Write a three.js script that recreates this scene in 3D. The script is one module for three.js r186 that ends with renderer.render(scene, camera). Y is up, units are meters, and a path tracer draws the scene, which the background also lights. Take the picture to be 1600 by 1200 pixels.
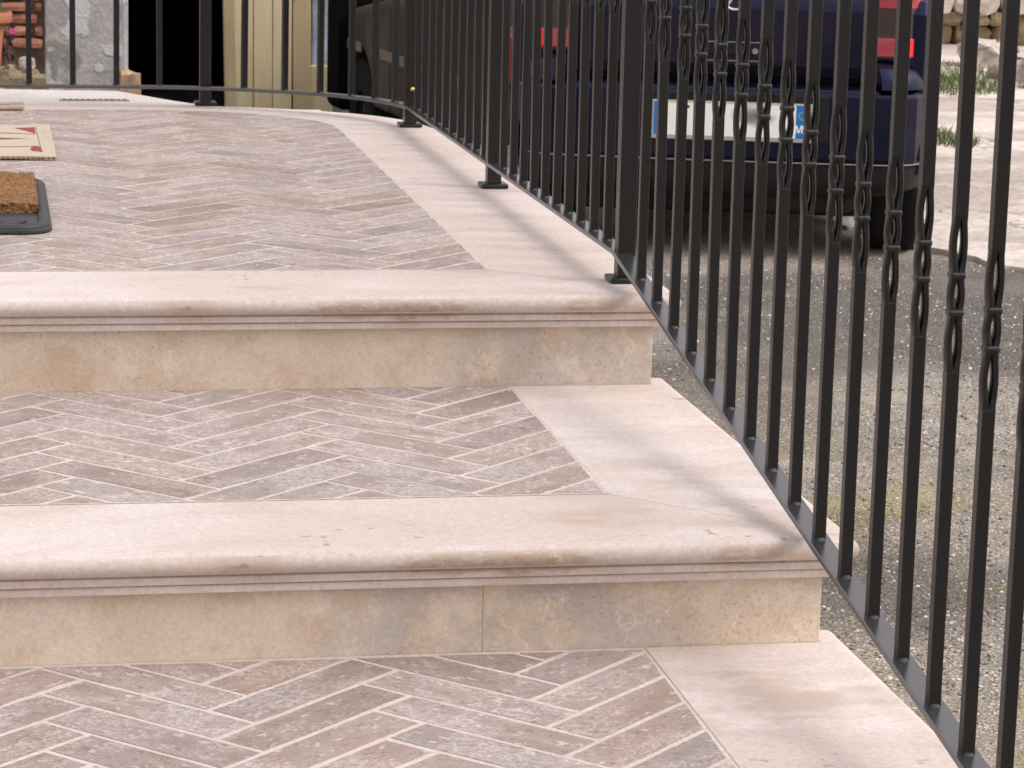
import * as THREE from 'three';
import { RoundedBoxGeometry } from 'three/addons/geometries/RoundedBoxGeometry.js';
import { mergeGeometries } from 'three/addons/utils/BufferGeometryUtils.js';

// ---------------------------------------------------------------- camera, sky, sun, exposure
const scene = new THREE.Scene();
const camera = new THREE.PerspectiveCamera(15.53, 4 / 3, 0.05, 600);
camera.rotation.order = 'YXZ';
camera.position.set(0, 0.755, 0);
camera.rotation.set(-0.1963, THREE.MathUtils.degToRad(-10.7), 0.0243);
camera.focus = 3.9; camera.userData.fStop = 32;
const renderer = new THREE.WebGLRenderer({ antialias: true });
renderer.toneMapping = THREE.LinearToneMapping;
renderer.toneMappingExposure = 1.03;
renderer.shadowMap.enabled = true;
const SUN_DIR = new THREE.Vector3(0.66, 0.70, 0.26).normalize();
{
  const mix0 = (a, b, t) => a + (b - a) * t;
  const W = 512, H = 256, d = new Float32Array(W * H * 4);
  for (let j = 0; j < H; j++) for (let i = 0; i < W; i++) {
    const el = ((j + 0.5) / H - 0.5) * Math.PI, az = ((i + 0.5) / W - 0.5) * 2 * Math.PI;
    const dx = Math.cos(el) * Math.cos(az), dy = Math.sin(el), dz = Math.cos(el) * Math.sin(az);
    const c = Math.max(0, dx * SUN_DIR.x + dy * SUN_DIR.y + dz * SUN_DIR.z);
    let L = dy > 0 ? 0.95 - 0.14 * dy : 0.30;
    L += 0.9 * Math.pow(c, 4) + 4.0 * Math.pow(c, 22);                                  // bright thin cloud round the veiled sun
    const k = (j * W + i) * 4, w = Math.pow(c, 3);
    const z = Math.max(0, dy); d[k] = L * mix0(1.03, 1.0, z); d[k + 1] = L * mix0(0.985, 0.97, z); d[k + 2] = L * mix0(0.95, 1.08, z) * (1 - 0.06 * w); d[k + 3] = 1;
  }
  const t = new THREE.DataTexture(d, W, H, THREE.RGBAFormat, THREE.FloatType);
  t.mapping = THREE.EquirectangularReflectionMapping; t.magFilter = THREE.LinearFilter; t.minFilter = THREE.LinearFilter; t.needsUpdate = true;
  scene.background = t; scene.environment = t;
}
const sun = new THREE.DirectionalLight(0xfff2e6, 1.25);
sun.position.copy(SUN_DIR).multiplyScalar(30).add(new THREE.Vector3(1, 0, -6));
sun.target.position.set(1, 0, -6);
sun.castShadow = true; sun.shadow.radius = 40; sun.shadow.mapSize.set(2048, 2048);
Object.assign(sun.shadow.camera, { left: -12, right: 12, top: 14, bottom: -14, near: 1, far: 70 });
scene.add(sun, sun.target);

// ---------------------------------------------------------------- helpers
let seed = 20240611;
const rnd = () => { seed |= 0; seed = seed + 0x6D2B79F5 | 0; let t = Math.imul(seed ^ seed >>> 15, 1 | seed); t = t + Math.imul(t ^ t >>> 7, 61 | t) ^ t; return ((t ^ t >>> 14) >>> 0) / 4294967296; };
const rr = (a, b) => a + (b - a) * rnd();
const clamp = (x, a = 0, b = 1) => Math.min(b, Math.max(a, x));
const mix = (a, b, t) => a + (b - a) * t;
const sm = (a, b, x) => { const t = clamp((x - a) / (b - a)); return t * t * (3 - 2 * t); };
const mix3 = (a, b, t) => [mix(a[0], b[0], t), mix(a[1], b[1], t), mix(a[2], b[2], t)];
const hash = (x, y, s) => { let h = Math.imul(x, 374761393) + Math.imul(y, 668265263) + Math.imul(s, 974634541) | 0; h = Math.imul(h ^ h >>> 13, 1274126177); return ((h ^ h >>> 16) >>> 0) / 4294967296; };
function vn(x, y, px, py, s) {                                   // periodic value noise
  const xi = Math.floor(x), yi = Math.floor(y), fx = x - xi, fy = y - yi;
  const u = fx * fx * (3 - 2 * fx), v = fy * fy * (3 - 2 * fy);
  const x0 = ((xi % px) + px) % px, x1 = (x0 + 1) % px, y0 = ((yi % py) + py) % py, y1 = (y0 + 1) % py;
  return mix(mix(hash(x0, y0, s), hash(x1, y0, s), u), mix(hash(x0, y1, s), hash(x1, y1, s), u), v);
}
function fbm(u, v, fx, fy, oct, s, gain = 0.5) {                   // u, v in 0..1, tiles
  let a = 1, sum = 0, n = 0;
  for (let o = 0; o < oct; o++) { sum += a * vn(u * fx, v * fy, fx, fy, s + o * 17); n += a; a *= gain; fx *= 2; fy *= 2; }
  return sum / n;
}
function worley(u, v, f, s) {                                      // nearest and second distance, id
  const x = u * f, y = v * f, xi = Math.floor(x), yi = Math.floor(y);
  let d1 = 9, d2 = 9, id = 0;
  for (let j = -1; j <= 1; j++) for (let i = -1; i <= 1; i++) {
    const cx = ((xi + i) % f + f) % f, cy = ((yi + j) % f + f) % f;
    const px = xi + i + hash(cx, cy, s), py = yi + j + hash(cx, cy, s + 1), d = (px - x) ** 2 + (py - y) ** 2;
    if (d < d1) { d2 = d1; d1 = d; id = hash(cx, cy, s + 2); } else if (d < d2) d2 = d;
  }
  return [Math.sqrt(d1), Math.sqrt(d2), id];
}
const toS = (c) => { c = clamp(c); return 255 * (c <= 0.0031308 ? 12.92 * c : 1.055 * Math.pow(c, 1 / 2.4) - 0.055); };
function texPair(w, h, fn, repeat) {                               // fn -> [r,g,b (linear), height 0..1]
  const a = new Uint8Array(w * h * 4), b = new Uint8Array(w * h * 4);
  for (let j = 0; j < h; j++) for (let i = 0; i < w; i++) {
    const c = fn((i + 0.5) / w, (j + 0.5) / h), k = (j * w + i) * 4;
    a[k] = toS(c[0]); a[k + 1] = toS(c[1]); a[k + 2] = toS(c[2]); a[k + 3] = 255;
    b[k] = b[k + 1] = b[k + 2] = 255 * clamp(c[3]); b[k + 3] = 255;
  }
  return [a, b].map((arr, n) => {
    const t = new THREE.DataTexture(arr, w, h); t.wrapS = t.wrapT = THREE.RepeatWrapping; t.magFilter = THREE.LinearFilter; t.minFilter = THREE.LinearMipmapLinearFilter; t.generateMipmaps = true;
    if (!n) t.colorSpace = THREE.SRGBColorSpace;
    t.repeat.set(repeat[0], repeat[1]); t.needsUpdate = true; return t;
  });
}
function mat(o, pair, bump) {
  const m = new THREE.MeshStandardMaterial(o);
  if (pair) { m.map = pair[0]; if (bump) { m.bumpMap = pair[1]; m.bumpScale = bump; } }
  return m;
}
const lin = (r, g, b) => new THREE.Color().setRGB(r, g, b);
function uvBox(g, off = [0, 0], turn = 0) {                        // uv in metres from the face's direction
  if (g.index) g = g.toNonIndexed();
  g.computeVertexNormals();
  const p = g.attributes.position, uv = new Float32Array(p.count * 2), a = new THREE.Vector3(), b = new THREE.Vector3(), c = new THREE.Vector3();
  for (let i = 0; i < p.count; i += 3) {
    a.fromBufferAttribute(p, i); b.fromBufferAttribute(p, i + 1); c.fromBufferAttribute(p, i + 2);
    const n = b.clone().sub(a).cross(c.clone().sub(a)), x = Math.abs(n.x), y = Math.abs(n.y), z = Math.abs(n.z);
    [a, b, c].forEach((q, k) => {
      let s, t;
      if (y >= x && y >= z) { s = q.x; t = -q.z; } else if (z >= x) { s = q.x; t = q.y; } else { s = -q.z; t = q.y; }
      uv[(i + k) * 2] = s * Math.cos(turn) - t * Math.sin(turn) + off[0]; uv[(i + k) * 2 + 1] = s * Math.sin(turn) + t * Math.cos(turn) + off[1];
    });
  }
  g.setAttribute('uv', new THREE.BufferAttribute(uv, 2));
  return g;
}
const taken = {};
const numbered = (n) => { const k = taken[n] = (taken[n] ?? -1) + 1; return k ? n + '_' + String(k).padStart(3, '0') : n; };
function thing(name, label, category, pos = [0, 0, 0], turn = 0) {
  const o = new THREE.Group(); o.name = numbered(name); o.position.set(...pos); o.rotation.y = turn; o.userData = { label, category }; scene.add(o); return o;
}
function part(name, geo, m, parent, label) {
  const o = new THREE.Mesh(geo, m); o.name = name; o.castShadow = o.receiveShadow = true; if (label) o.userData.label = label; parent.add(o); return o;
}
function struct(name, geo, m, label) { const o = part(name, geo, m, scene, label); o.userData.kind = 'structure'; return o; }
const box = (w, h, d, x = 0, y = 0, z = 0, r = 0.002) => new RoundedBoxGeometry(w, h, d, 2, Math.min(r, w / 2.1, h / 2.1, d / 2.1)).translate(x, y, z);
const bare = (gs) => mergeGeometries(gs.map((g) => { const q = g.index ? g.toNonIndexed() : g; for (const k of Object.keys(q.attributes)) if (!['position', 'normal', 'uv'].includes(k)) q.deleteAttribute(k); return q; }));
function extrudeX(pts, width, bevel, holes) {                      // outline in (z, y), thickness along x, centred
  const s = new THREE.Shape(pts.map(([z, y]) => new THREE.Vector2(z, y)));
  const g = new THREE.ExtrudeGeometry(s, { depth: width - 2 * bevel, bevelEnabled: bevel > 0, bevelSize: bevel, bevelThickness: bevel, bevelOffset: -bevel, bevelSegments: 4, curveSegments: 12 });
  return g.rotateY(-Math.PI / 2).translate(width / 2 - bevel, 0, 0);
}
function extrudeY(pts, height, y0, bevel = 0.004, seg = 2) {       // outline in (x, z), thickness up
  const s = new THREE.Shape(pts.map(([x, z]) => new THREE.Vector2(x, -z)));
  const g = new THREE.ExtrudeGeometry(s, { depth: height - 2 * bevel, bevelEnabled: bevel > 0, bevelSize: bevel, bevelThickness: bevel, bevelOffset: -bevel, bevelSegments: seg });
  return g.rotateX(-Math.PI / 2).translate(0, y0 + bevel, 0);
}

// ---------------------------------------------------------------- materials
const limeFn = (stains) => (u, v) => {                              // 2 m x 1 m
  const warp = fbm(u, v, 6, 3, 3, 5) * 0.25;
  const vein = fbm(u + warp * 0.1, v + warp, 6, 16, 6, 11, 0.58), big = fbm(u, v, 4, 2, 4, 21), fine = fbm(u, v, 440, 220, 2, 31), soft = fbm(u, v, 10, 14, 5, 45, 0.6);
  let c = mix3([0.605, 0.515, 0.462], [0.66, 0.585, 0.55], sm(0.35, 0.65, big));
  c = mix3(c, [0.53, 0.405, 0.335], sm(0.50, 0.72, vein) * 0.36);
  c = mix3(c, [0.72, 0.665, 0.64], sm(0.50, 0.78, soft) * 0.45);
  const st = sm(0.50, 0.70, fbm(u, v, 12, 8, 6, 51, 0.66)) * sm(0.54, 0.70, fbm(u, v, 5, 4, 3, 55));
  c = mix3(c, [0.36, 0.235, 0.135], st * (0.1 + 0.55 * fine));
  const pit = sm(0.76, 0.84, fbm(u, v, 90, 60, 3, 61)) * sm(0.52, 0.7, fbm(u, v, 9, 6, 3, 71));
  c = mix3(c, [0.22, 0.15, 0.10], pit * 0.55);
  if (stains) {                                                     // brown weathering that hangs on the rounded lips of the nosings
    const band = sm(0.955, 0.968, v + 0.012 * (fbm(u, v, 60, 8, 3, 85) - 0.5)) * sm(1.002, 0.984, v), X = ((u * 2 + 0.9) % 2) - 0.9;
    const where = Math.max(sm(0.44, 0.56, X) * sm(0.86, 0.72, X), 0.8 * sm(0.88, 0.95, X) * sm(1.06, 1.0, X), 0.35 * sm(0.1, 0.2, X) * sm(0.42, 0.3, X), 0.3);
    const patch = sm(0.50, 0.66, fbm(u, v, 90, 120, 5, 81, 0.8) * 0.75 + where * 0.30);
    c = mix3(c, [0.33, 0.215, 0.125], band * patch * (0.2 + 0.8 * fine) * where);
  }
  const k = 0.87 + 0.26 * fine; return [c[0] * k, c[1] * k, c[2] * k, 0.6 + 0.3 * fine - pit * 0.5];
};
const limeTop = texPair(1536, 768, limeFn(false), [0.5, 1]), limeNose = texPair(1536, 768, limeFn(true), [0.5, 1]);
const limeRiser = texPair(1536, 384, (u, v) => {                   // 2 m x 0.5 m
  const big = fbm(u, v, 7, 2, 5, 101), mot = fbm(u, v, 40, 10, 6, 111, 0.66), fine = fbm(u, v, 600, 150, 2, 121), q = fbm(u, v, 26, 8, 6, 135, 0.62);
  let c = mix3([0.575, 0.455, 0.345], [0.655, 0.545, 0.44], sm(0.35, 0.65, big));
  c = mix3(c, [0.50, 0.345, 0.215], sm(0.46, 0.72, mot) * 0.42);
  c = mix3(c, [0.74, 0.655, 0.56], sm(0.50, 0.74, q) * 0.45);
  const grey = sm(0.56, 0.70, fbm(u, v, 5, 1, 3, 141)) * sm(0.34, 0.62, fbm(u, v, 30, 8, 6, 145, 0.68));
  c = mix3(c, [0.37, 0.355, 0.35], grey * 0.55);
  const vein = sm(0.020, 0.0, Math.abs(fbm(u, v, 20, 5, 5, 155, 0.6) - 0.5)) * sm(0.5, 0.65, fbm(u, v, 8, 2, 3, 158));
  c = mix3(c, [0.68, 0.62, 0.55], vein * 0.5);
  const pit = sm(0.70, 0.80, fbm(u, v, 420, 110, 2, 151)) * sm(0.52, 0.66, fbm(u, v, 14, 4, 4, 161));
  c = mix3(c, [0.28, 0.20, 0.13], pit * 0.30);
  const k = 0.88 + 0.24 * fine; return [c[0] * k, c[1] * k, c[2] * k, 0.6 + 0.3 * fine - pit * 0.5];
}, [0.5, 2]);
const M = {};
M.top = mat({ roughness: 0.62 }, limeTop, 0.0009);
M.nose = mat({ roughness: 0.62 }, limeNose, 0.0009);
M.riser = mat({ roughness: 0.75 }, limeRiser, 0.0009);
const groutTex = texPair(512, 512, (u, v) => { const a = fbm(u, v, 6, 6, 4, 201), f = fbm(u, v, 90, 90, 3, 211), k = 0.84 + 0.3 * f; const c = mix3([0.55, 0.47, 0.42], [0.68, 0.60, 0.555], a); return [c[0] * k, c[1] * k, c[2] * k, f]; }, [2, 2]);
M.concrete = mat({ color: lin(0.98, 1.03, 1.06), roughness: 0.95 }, groutTex, 0.004);
M.grout = mat({ roughness: 0.95 }, groutTex, 0.0015);
const tilePairs = [0, 1, 2].map((n) => texPair(640, 640, (u, v) => {      // 0.385 m
  const s = 300 + n * 70, streak = fbm(u, v, 4, 16, 5, s), cloud = fbm(u, v, 5, 8, 5, s + 5), fine = fbm(u, v, 130, 130, 2, s + 10);
  let c = mix3([0.330, 0.262, 0.226], [0.378, 0.315, 0.286], sm(0.3, 0.7, streak));
  c = mix3(c, [0.345, 0.245, 0.180], sm(0.55, 0.75, cloud) * 0.34);
  c = mix3(c, [0.325, 0.295, 0.290], sm(0.52, 0.72, fbm(u, v, 4, 7, 5, s + 15)) * 0.5);
  const film = sm(0.38, 0.64, fbm(u, v, 4, 5, 5, s + 20, 0.6)), sp = sm(0.47, 0.60, fbm(u, v, 70, 100, 4, s + 25, 0.7));
  c = mix3(c, [0.63, 0.56, 0.535], film * sp * 0.50 + film * 0.10 + 0.03);    // cement left in the pores by the grouting
  const smear = sm(0.64, 0.72, fbm(u, v, 20, 36, 5, s + 30, 0.66));
  c = mix3(c, [0.66, 0.59, 0.55], smear * 0.7);
  const pit = sm(0.68, 0.78, fbm(u, v, 44, 80, 3, s + 35));
  c = mix3(c, [0.17, 0.13, 0.11], pit * 0.40);
  const k = 0.84 + 0.32 * fine; return [c[0] * k, c[1] * k, c[2] * k, 0.55 + 0.25 * fine + 0.15 * smear - 0.5 * pit];
}, [2.6, 2.6]));
const tileTints = [[1, 1, 1], [1.04, 1.03, 1.04], [0.87, 0.83, 0.80], [0.98, 0.92, 0.87], [0.97, 0.97, 0.99], [1.08, 1.06, 1.05], [0.89, 0.87, 0.87], [1.03, 0.99, 0.97]];
const tileMats = tileTints.map((t, i) => mat({ color: lin(...t.map((q) => q * 0.95)), roughness: 0.8 }, tilePairs[i % 3], 0.0014));
M.iron = new THREE.MeshPhysicalMaterial({ color: lin(0.0105, 0.0098, 0.0102), roughness: 0.24, metalness: 0, specularIntensity: 0.8 });
{
  const p = texPair(256, 256, (u, v) => { const a = fbm(u, v, 40, 40, 3, 801); return [0.02, 0.02, 0.02, a]; }, [8, 8]);
  M.iron.bumpMap = p[1]; M.iron.bumpScale = 0.00015;
}
M.ironBarBright = new THREE.MeshPhysicalMaterial({ color: lin(0.018, 0.018, 0.020), roughness: 0.24, ior: 2.25, bumpMap: M.iron.bumpMap, bumpScale: 0.0001 });  // iron paint copied paler and shinier, putting the sky's sheen on the bar
M.brass = new THREE.MeshStandardMaterial({ color: lin(0.75, 0.52, 0.16), metalness: 1, roughness: 0.25 });
const asphaltTex = texPair(1408, 1408, (u, v) => {
  const [d1, d2, id] = worley(u, v, 190, 400), [e1, e2, id2] = worley(u, v, 400, 410), f = fbm(u, v, 9, 9, 5, 420), q = fbm(u, v, 3, 3, 4, 430);
  let g = mix(0.075, 0.165, f) * mix(0.85, 1.2, q), h = 0.25 * f;
  let c = [g * 1.06, g * 0.96, g * 0.86];
  const fineStone = sm(0.62, 0.3, e1); c = mix3(c, [0.10 + 0.30 * id2, 0.095 + 0.275 * id2, 0.085 + 0.24 * id2], fineStone * 0.75); h += 0.22 * fineStone;
  if (id > 0.55) { const s = sm(0.46, 0.3, d1), t = (id - 0.55) / 0.45; c = mix3(c, id > 0.93 ? [0.50, 0.465, 0.41] : [0.16 + 0.25 * t, 0.15 + 0.23 * t, 0.14 + 0.2 * t], s * 0.9); h += 0.4 * s; }
  c = mix3(c, [0.36, 0.325, 0.285], sm(0.52, 0.75, fbm(u, v, 7, 7, 5, 440, 0.6)) * 0.45);   // pale worn dust
  return [c[0], c[1], c[2], h];
}, [0.5, 0.5]);
M.asphalt = mat({ roughness: 0.95, vertexColors: true }, asphaltTex, 0.006);
const paleTex = texPair(1024, 1024, (u, v) => {
  const a = fbm(u, v, 4, 6, 6, 501, 0.6), f = fbm(u, v, 70, 70, 3, 511), cr = Math.abs(fbm(u + 0.05 * a, v, 3, 5, 6, 521) - 0.5);
  let c = mix3([0.47, 0.40, 0.345], [0.66, 0.585, 0.53], sm(0.35, 0.62, a));
  c = mix3(c, [0.33, 0.26, 0.20], sm(0.6, 0.78, fbm(u, v, 9, 14, 5, 531)) * 0.55);
  const crack = sm(0.012, 0.0, cr) * sm(0.4, 0.6, fbm(u, v, 3, 3, 3, 541));
  c = mix3(c, [0.12, 0.09, 0.06], crack * 0.7);
  const k = 0.86 + 0.28 * f; return [c[0] * k, c[1] * k, c[2] * k, 0.4 * a + 0.4 * f - 0.4 * crack];
}, [0.4, 0.4]);
M.pale = mat({ roughness: 0.95 }, paleTex, 0.02);
const rockTex = texPair(512, 512, (u, v) => {
  const a = fbm(u, v, 3, 4, 6, 601, 0.6), f = fbm(u, v, 40, 40, 3, 611);
  let c = mix3([0.46, 0.39, 0.33], [0.62, 0.56, 0.51], a); c = mix3(c, [0.30, 0.24, 0.17], sm(0.55, 0.75, fbm(u, v, 6, 6, 5, 621)) * 0.6);
  const k = 0.85 + 0.3 * f; return [c[0] * k, c[1] * k, c[2] * k, 0.6 * a + 0.4 * f];
}, [1, 1]);
M.rock = mat({ roughness: 0.95 }, rockTex, 0.02);
M.rockBrown = mat({ color: lin(0.42, 0.36, 0.24), roughness: 0.95 }, rockTex, 0.03);
M.rockOlive = mat({ color: lin(0.55, 0.50, 0.36), roughness: 0.95 }, rockTex, 0.03);
const plasterTex = texPair(1024, 1024, (u, v) => {
  const a = fbm(u, v, 4, 3, 6, 701, 0.6), b = fbm(u, v, 6, 4, 6, 711, 0.55), f = fbm(u, v, 60, 60, 3, 721), p = fbm(u, v, 5, 5, 6, 731, 0.5);
  let c = mix3([0.36, 0.345, 0.35], [0.50, 0.48, 0.475], sm(0.35, 0.65, a));
  c = mix3(c, [0.21, 0.205, 0.205], sm(0.52, 0.68, b) * 0.75);
  c = mix3(c, [0.60, 0.61, 0.63], sm(0.60, 0.66, p) * 0.85);
  c = mix3(c, [0.55, 0.47, 0.38], sm(0.66, 0.70, fbm(u, v, 6, 7, 5, 741)) * 0.7);
  const k = 0.88 + 0.24 * f; return [c[0] * k, c[1] * k, c[2] * k, 0.5 * a + 0.3 * f + 0.3 * sm(0.60, 0.64, p)];
}, [0.9, 0.9]);
M.plaster = mat({ roughness: 0.95 }, plasterTex, 0.012);
M.plasterBlue = mat({ color: lin(0.80, 0.92, 1.12), roughness: 0.9 }, plasterTex, 0.01);
M.plasterWhite = mat({ color: lin(1.25, 1.28, 1.32), roughness: 0.9 }, plasterTex, 0.01);
const brickTex = texPair(256, 256, (u, v) => { const a = fbm(u, v, 5, 5, 5, 751, 0.6), f = fbm(u, v, 40, 40, 2, 761); const c = mix3([0.36, 0.135, 0.085], [0.50, 0.27, 0.19], a), k = 0.8 + 0.4 * f; return [c[0] * k, c[1] * k, c[2] * k, f]; }, [5, 5]);
M.brick = [[1, 1, 1], [1.25, 1.3, 1.35], [0.75, 0.7, 0.72]].map((t) => mat({ color: lin(...t), roughness: 0.95 }, brickTex, 0.006));
const mortarTex = texPair(512, 512, (u, v) => { const a = fbm(u, v, 6, 6, 6, 771, 0.6), c = mix3([0.20, 0.14, 0.105], [0.50, 0.40, 0.34], sm(0.3, 0.7, a)); return [c[0], c[1], c[2], a]; }, [1.2, 1.2]);
M.mortar = mat({ roughness: 1 }, mortarTex, 0.03);
const woodTex = texPair(512, 512, (u, v) => {
  const g = fbm(u, v, 16, 2, 5, 781), b = fbm(u, v, 3, 2, 5, 785); let c = mix3([0.40, 0.345, 0.215], [0.50, 0.44, 0.295], g); c = mix3(c, [0.33, 0.26, 0.15], sm(0.55, 0.75, b) * 0.5);
  const kn = sm(0.80, 0.86, fbm(u, v, 9, 9, 3, 789)); c = mix3(c, [0.10, 0.07, 0.04], kn * 0.8); return [c[0], c[1], c[2], g];
}, [1.6, 0.8]);
M.plank = [[1.36, 1.33, 1.28], [0.90, 0.84, 0.76], [1.05, 0.96, 0.88]].map((t) => mat({ color: lin(...t), roughness: 0.6 }, woodTex, 0.002));  // second tint paints the shade of the leaf's first board into the wood
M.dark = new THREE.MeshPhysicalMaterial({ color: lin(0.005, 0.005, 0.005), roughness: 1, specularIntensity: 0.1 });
M.blackPlastic = new THREE.MeshPhysicalMaterial({ color: lin(0.013, 0.0128, 0.013), roughness: 0.6, specularIntensity: 0.45 });

// ---------------------------------------------------------------- street and paving
const G = -0.68;
const fallOff = (x, z) => -0.47 * sm(-12.4, -15.5, z) * sm(5.0, 3.2, x);        // the lane drops away behind the terrace
{
  const lines = (lo, hi, fineLo, fineHi, st) => { const a = []; for (let v = lo; v < fineLo; v += Math.max(0.6, (fineLo - v) * 0.28)) a.push(v); for (let v = fineLo; v < fineHi; v += st) a.push(v); let g = st * 2; for (let v = fineHi; v < hi; v += g, g *= 1.5) a.push(v); a.push(hi); return a; };
  const xs = lines(-160, 180, 0.9, 6.0, 0.05), zs = lines(-300, 60, -13, -3, 0.05);
  const pos = [], col = [], uv = [], idx = [];
  const nz = (x, z, f, s) => fbm((x + 400) / 800, (z + 400) / 800, Math.round(800 * f), Math.round(800 * f), 4, s, 0.55);
  for (const z of zs) for (const x of xs) {
    const a = nz(x, z, 1.2, 901), b = nz(x, z, 0.5, 911);
    pos.push(x, G + fallOff(x, z) + 0.03 * (nz(x, z, 0.8, 921) - 0.5), z); uv.push(x, -z);
    let c = [0.93, 0.89, 0.84].map((q) => q * mix(0.62, 1.5, sm(0.32, 0.68, a)) * mix(0.8, 1.25, b));
    const m = sm(0.50, 0.66, nz(x, z, 4, 931)) * Math.max(sm(0.75, 0.05, Math.abs(x - 1.75 - 0.25 * (b - 0.5))) * sm(-7.5, -5.5, z), sm(0.25, 0.05, Math.abs(x - 1.25)));
    c = mix3(c, [1.0, 0.95, 0.42], 0.75 * m); col.push(...c);
  }
  const n = xs.length;
  for (let j = 0; j < zs.length - 1; j++) for (let i = 0; i < n - 1; i++) { const k = j * n + i; idx.push(k, k + n, k + 1, k + 1, k + n, k + n + 1); }
  const g = new THREE.BufferGeometry();
  g.setAttribute('position', new THREE.Float32BufferAttribute(pos, 3)); g.setAttribute('color', new THREE.Float32BufferAttribute(col, 3)); g.setAttribute('uv', new THREE.Float32BufferAttribute(uv, 2));
  g.setIndex(idx); g.computeVertexNormals();
  struct('street', g, M.asphalt, 'worn grey asphalt street with loose chippings');
}
{ // pale rock paving on the right, its near edge ragged
  const e = [[2.75, -11.5], [3.02, -10.2], [3.22, -9.42], [3.40, -8.78], [3.75, -8.0], [4.6, -6.6], [7, -4]], pts = [];
  for (let i = 0; i < e.length - 1; i++) for (let k = 0; k < 14; k++) { const t = k / 14; pts.push([mix(e[i][0], e[i + 1][0], t) + rr(-0.03, 0.03), mix(e[i][1], e[i + 1][1], t) + rr(-0.03, 0.03)]); }
  pts.push([9, -4], [30, -8], [30, -40], [5.5, -40], [5.2, -16], [3.6, -12.6]);
  struct('stone_paving', uvBox(extrudeY(pts, 0.05, G - 0.032, 0.004)), M.pale, 'pale pinkish rock paving beside the asphalt');
}
function stoneGeo(w, h, d, rough, n = 3) {
  const g = new THREE.BoxGeometry(w, h, d, n, n, n), p = g.attributes.position, s = rnd() * 900 | 0;
  for (let i = 0; i < p.count; i++) {
    const x = p.getX(i), y = p.getY(i), z = p.getZ(i), k = Math.round((x + 5) * 997) + Math.round((y + 5) * 7919) * 3 + Math.round((z + 5) * 104729) * 7;
    const r = Math.hypot(x / w, y / h, z / d) / 0.866, f = 1 - 0.20 * r ** 4;
    p.setXYZ(i, x * f + (hash(k, 1, s) - 0.5) * rough * w, y * f + (hash(k, 2, s) - 0.5) * rough * h, z * f + (hash(k, 3, s) - 0.5) * rough * d);
  }
  return uvBox(g, [rnd(), rnd()]);
}
{ // low dry wall at the far right
  const w = thing('stone_wall', 'low wall of pale rough stones over brown rubble beyond the grass', 'wall', [6.9, G, -18.7]);
  part('wall_core', uvBox(new THREE.BoxGeometry(5.2, 1.0, 0.4).translate(0.2, 0.4, -0.25)), M.mortar, w);
  const rows = [[0.0, 0.16, 0], [0.145, 0.10, 0], [0.22, 0.24, 1], [0.44, 0.22, 1], [0.64, 0.22, 1]];
  for (const [y, h, kind] of rows) for (let x = -2.4; x < 2.6;) {
    const L = kind ? rr(0.28, 0.5) : rr(0.14, 0.3);
    const s = part('stone', stoneGeo(L * 1.02, h, 0.34, 0.14), kind ? M.rock : M.rockBrown, w);
    s.position.set(x + L / 2, y + h / 2, kind ? rr(0.0, 0.06) : rr(-0.05, 0.03)); s.rotation.z = rr(-0.05, 0.05); x += L;
  }
}
{ // grass
  const blade = new THREE.BufferGeometry();
  blade.setAttribute('position', new THREE.Float32BufferAttribute([-0.004, 0, 0, 0.004, 0, 0, -0.003, 0.06, 0.012, 0.003, 0.06, 0.012, 0, 0.11, 0.045], 3));
  blade.setIndex([0, 1, 2, 1, 3, 2, 2, 3, 4]); blade.computeVertexNormals();
  const gm = new THREE.MeshStandardMaterial({ color: lin(0.9, 1, 0.9), roughness: 0.8, side: THREE.DoubleSide });
  function tufts(label, spots) {
    const list = []; for (const [cx, cz, rx, rz, n, h] of spots) for (let i = 0; i < n; i++) { const a = rr(0, 6.283), r = Math.sqrt(rnd()); list.push([cx + Math.cos(a) * r * rx, cz + Math.sin(a) * r * rz, h * rr(0.5, 1.3)]); }
    const im = new THREE.InstancedMesh(blade, gm, list.length), m = new THREE.Matrix4(), q = new THREE.Quaternion(), e = new THREE.Euler();
    list.forEach(([x, z, h], i) => { e.set(rr(-0.5, 0.5), rr(0, 6.28), rr(-0.5, 0.5)); q.setFromEuler(e); m.compose(new THREE.Vector3(x, G, z), q, new THREE.Vector3(1.4 * h, h, h)); im.setMatrixAt(i, m); im.setColorAt(i, rnd() < 0.22 ? lin(rr(0.16, 0.30), rr(0.14, 0.24), rr(0.06, 0.11)) : lin(rr(0.045, 0.12), rr(0.085, 0.18), rr(0.018, 0.04))); });
    im.name = numbered('grass'); im.castShadow = im.receiveShadow = true; im.userData = { label, kind: 'stuff' }; scene.add(im);
  }
  tufts('long green grass growing below the far stone wall', [[5.30, -15.6, 0.42, 0.75, 2400, 0.55], [5.65, -16.4, 0.42, 0.9, 1700, 0.55], [6.15, -15.4, 0.35, 0.22, 520, 0.5], [5.0, -16.9, 0.4, 0.9, 900, 0.6], [6.75, -17.6, 0.5, 0.4, 500, 0.6]]);
  tufts('small isolated tuft of grass on the pale paving beside the blue car', [[4.42, -12.75, 0.17, 0.42, 900, 0.55]]);
  for (const [label, x, z, w, h] of [['white rough boulder at the left edge of the grass, right beside the blue car', 5.42, -17.3, 0.42, 0.24], ['pale boulder in the middle of the grass under the wall', 6.15, -16.9, 0.34, 0.18], ['flat pale boulder at the right edge of the grass', 6.35, -15.9, 0.75, 0.20]]) {
    const b = thing('boulder', label, 'boulder', [x, G, z], rr(0, 3)); part('rock', stoneGeo(w, h, w * 0.8, 0.28, 4).translate(0, h * 0.42, 0), M.rock, b);
  }
}
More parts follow.
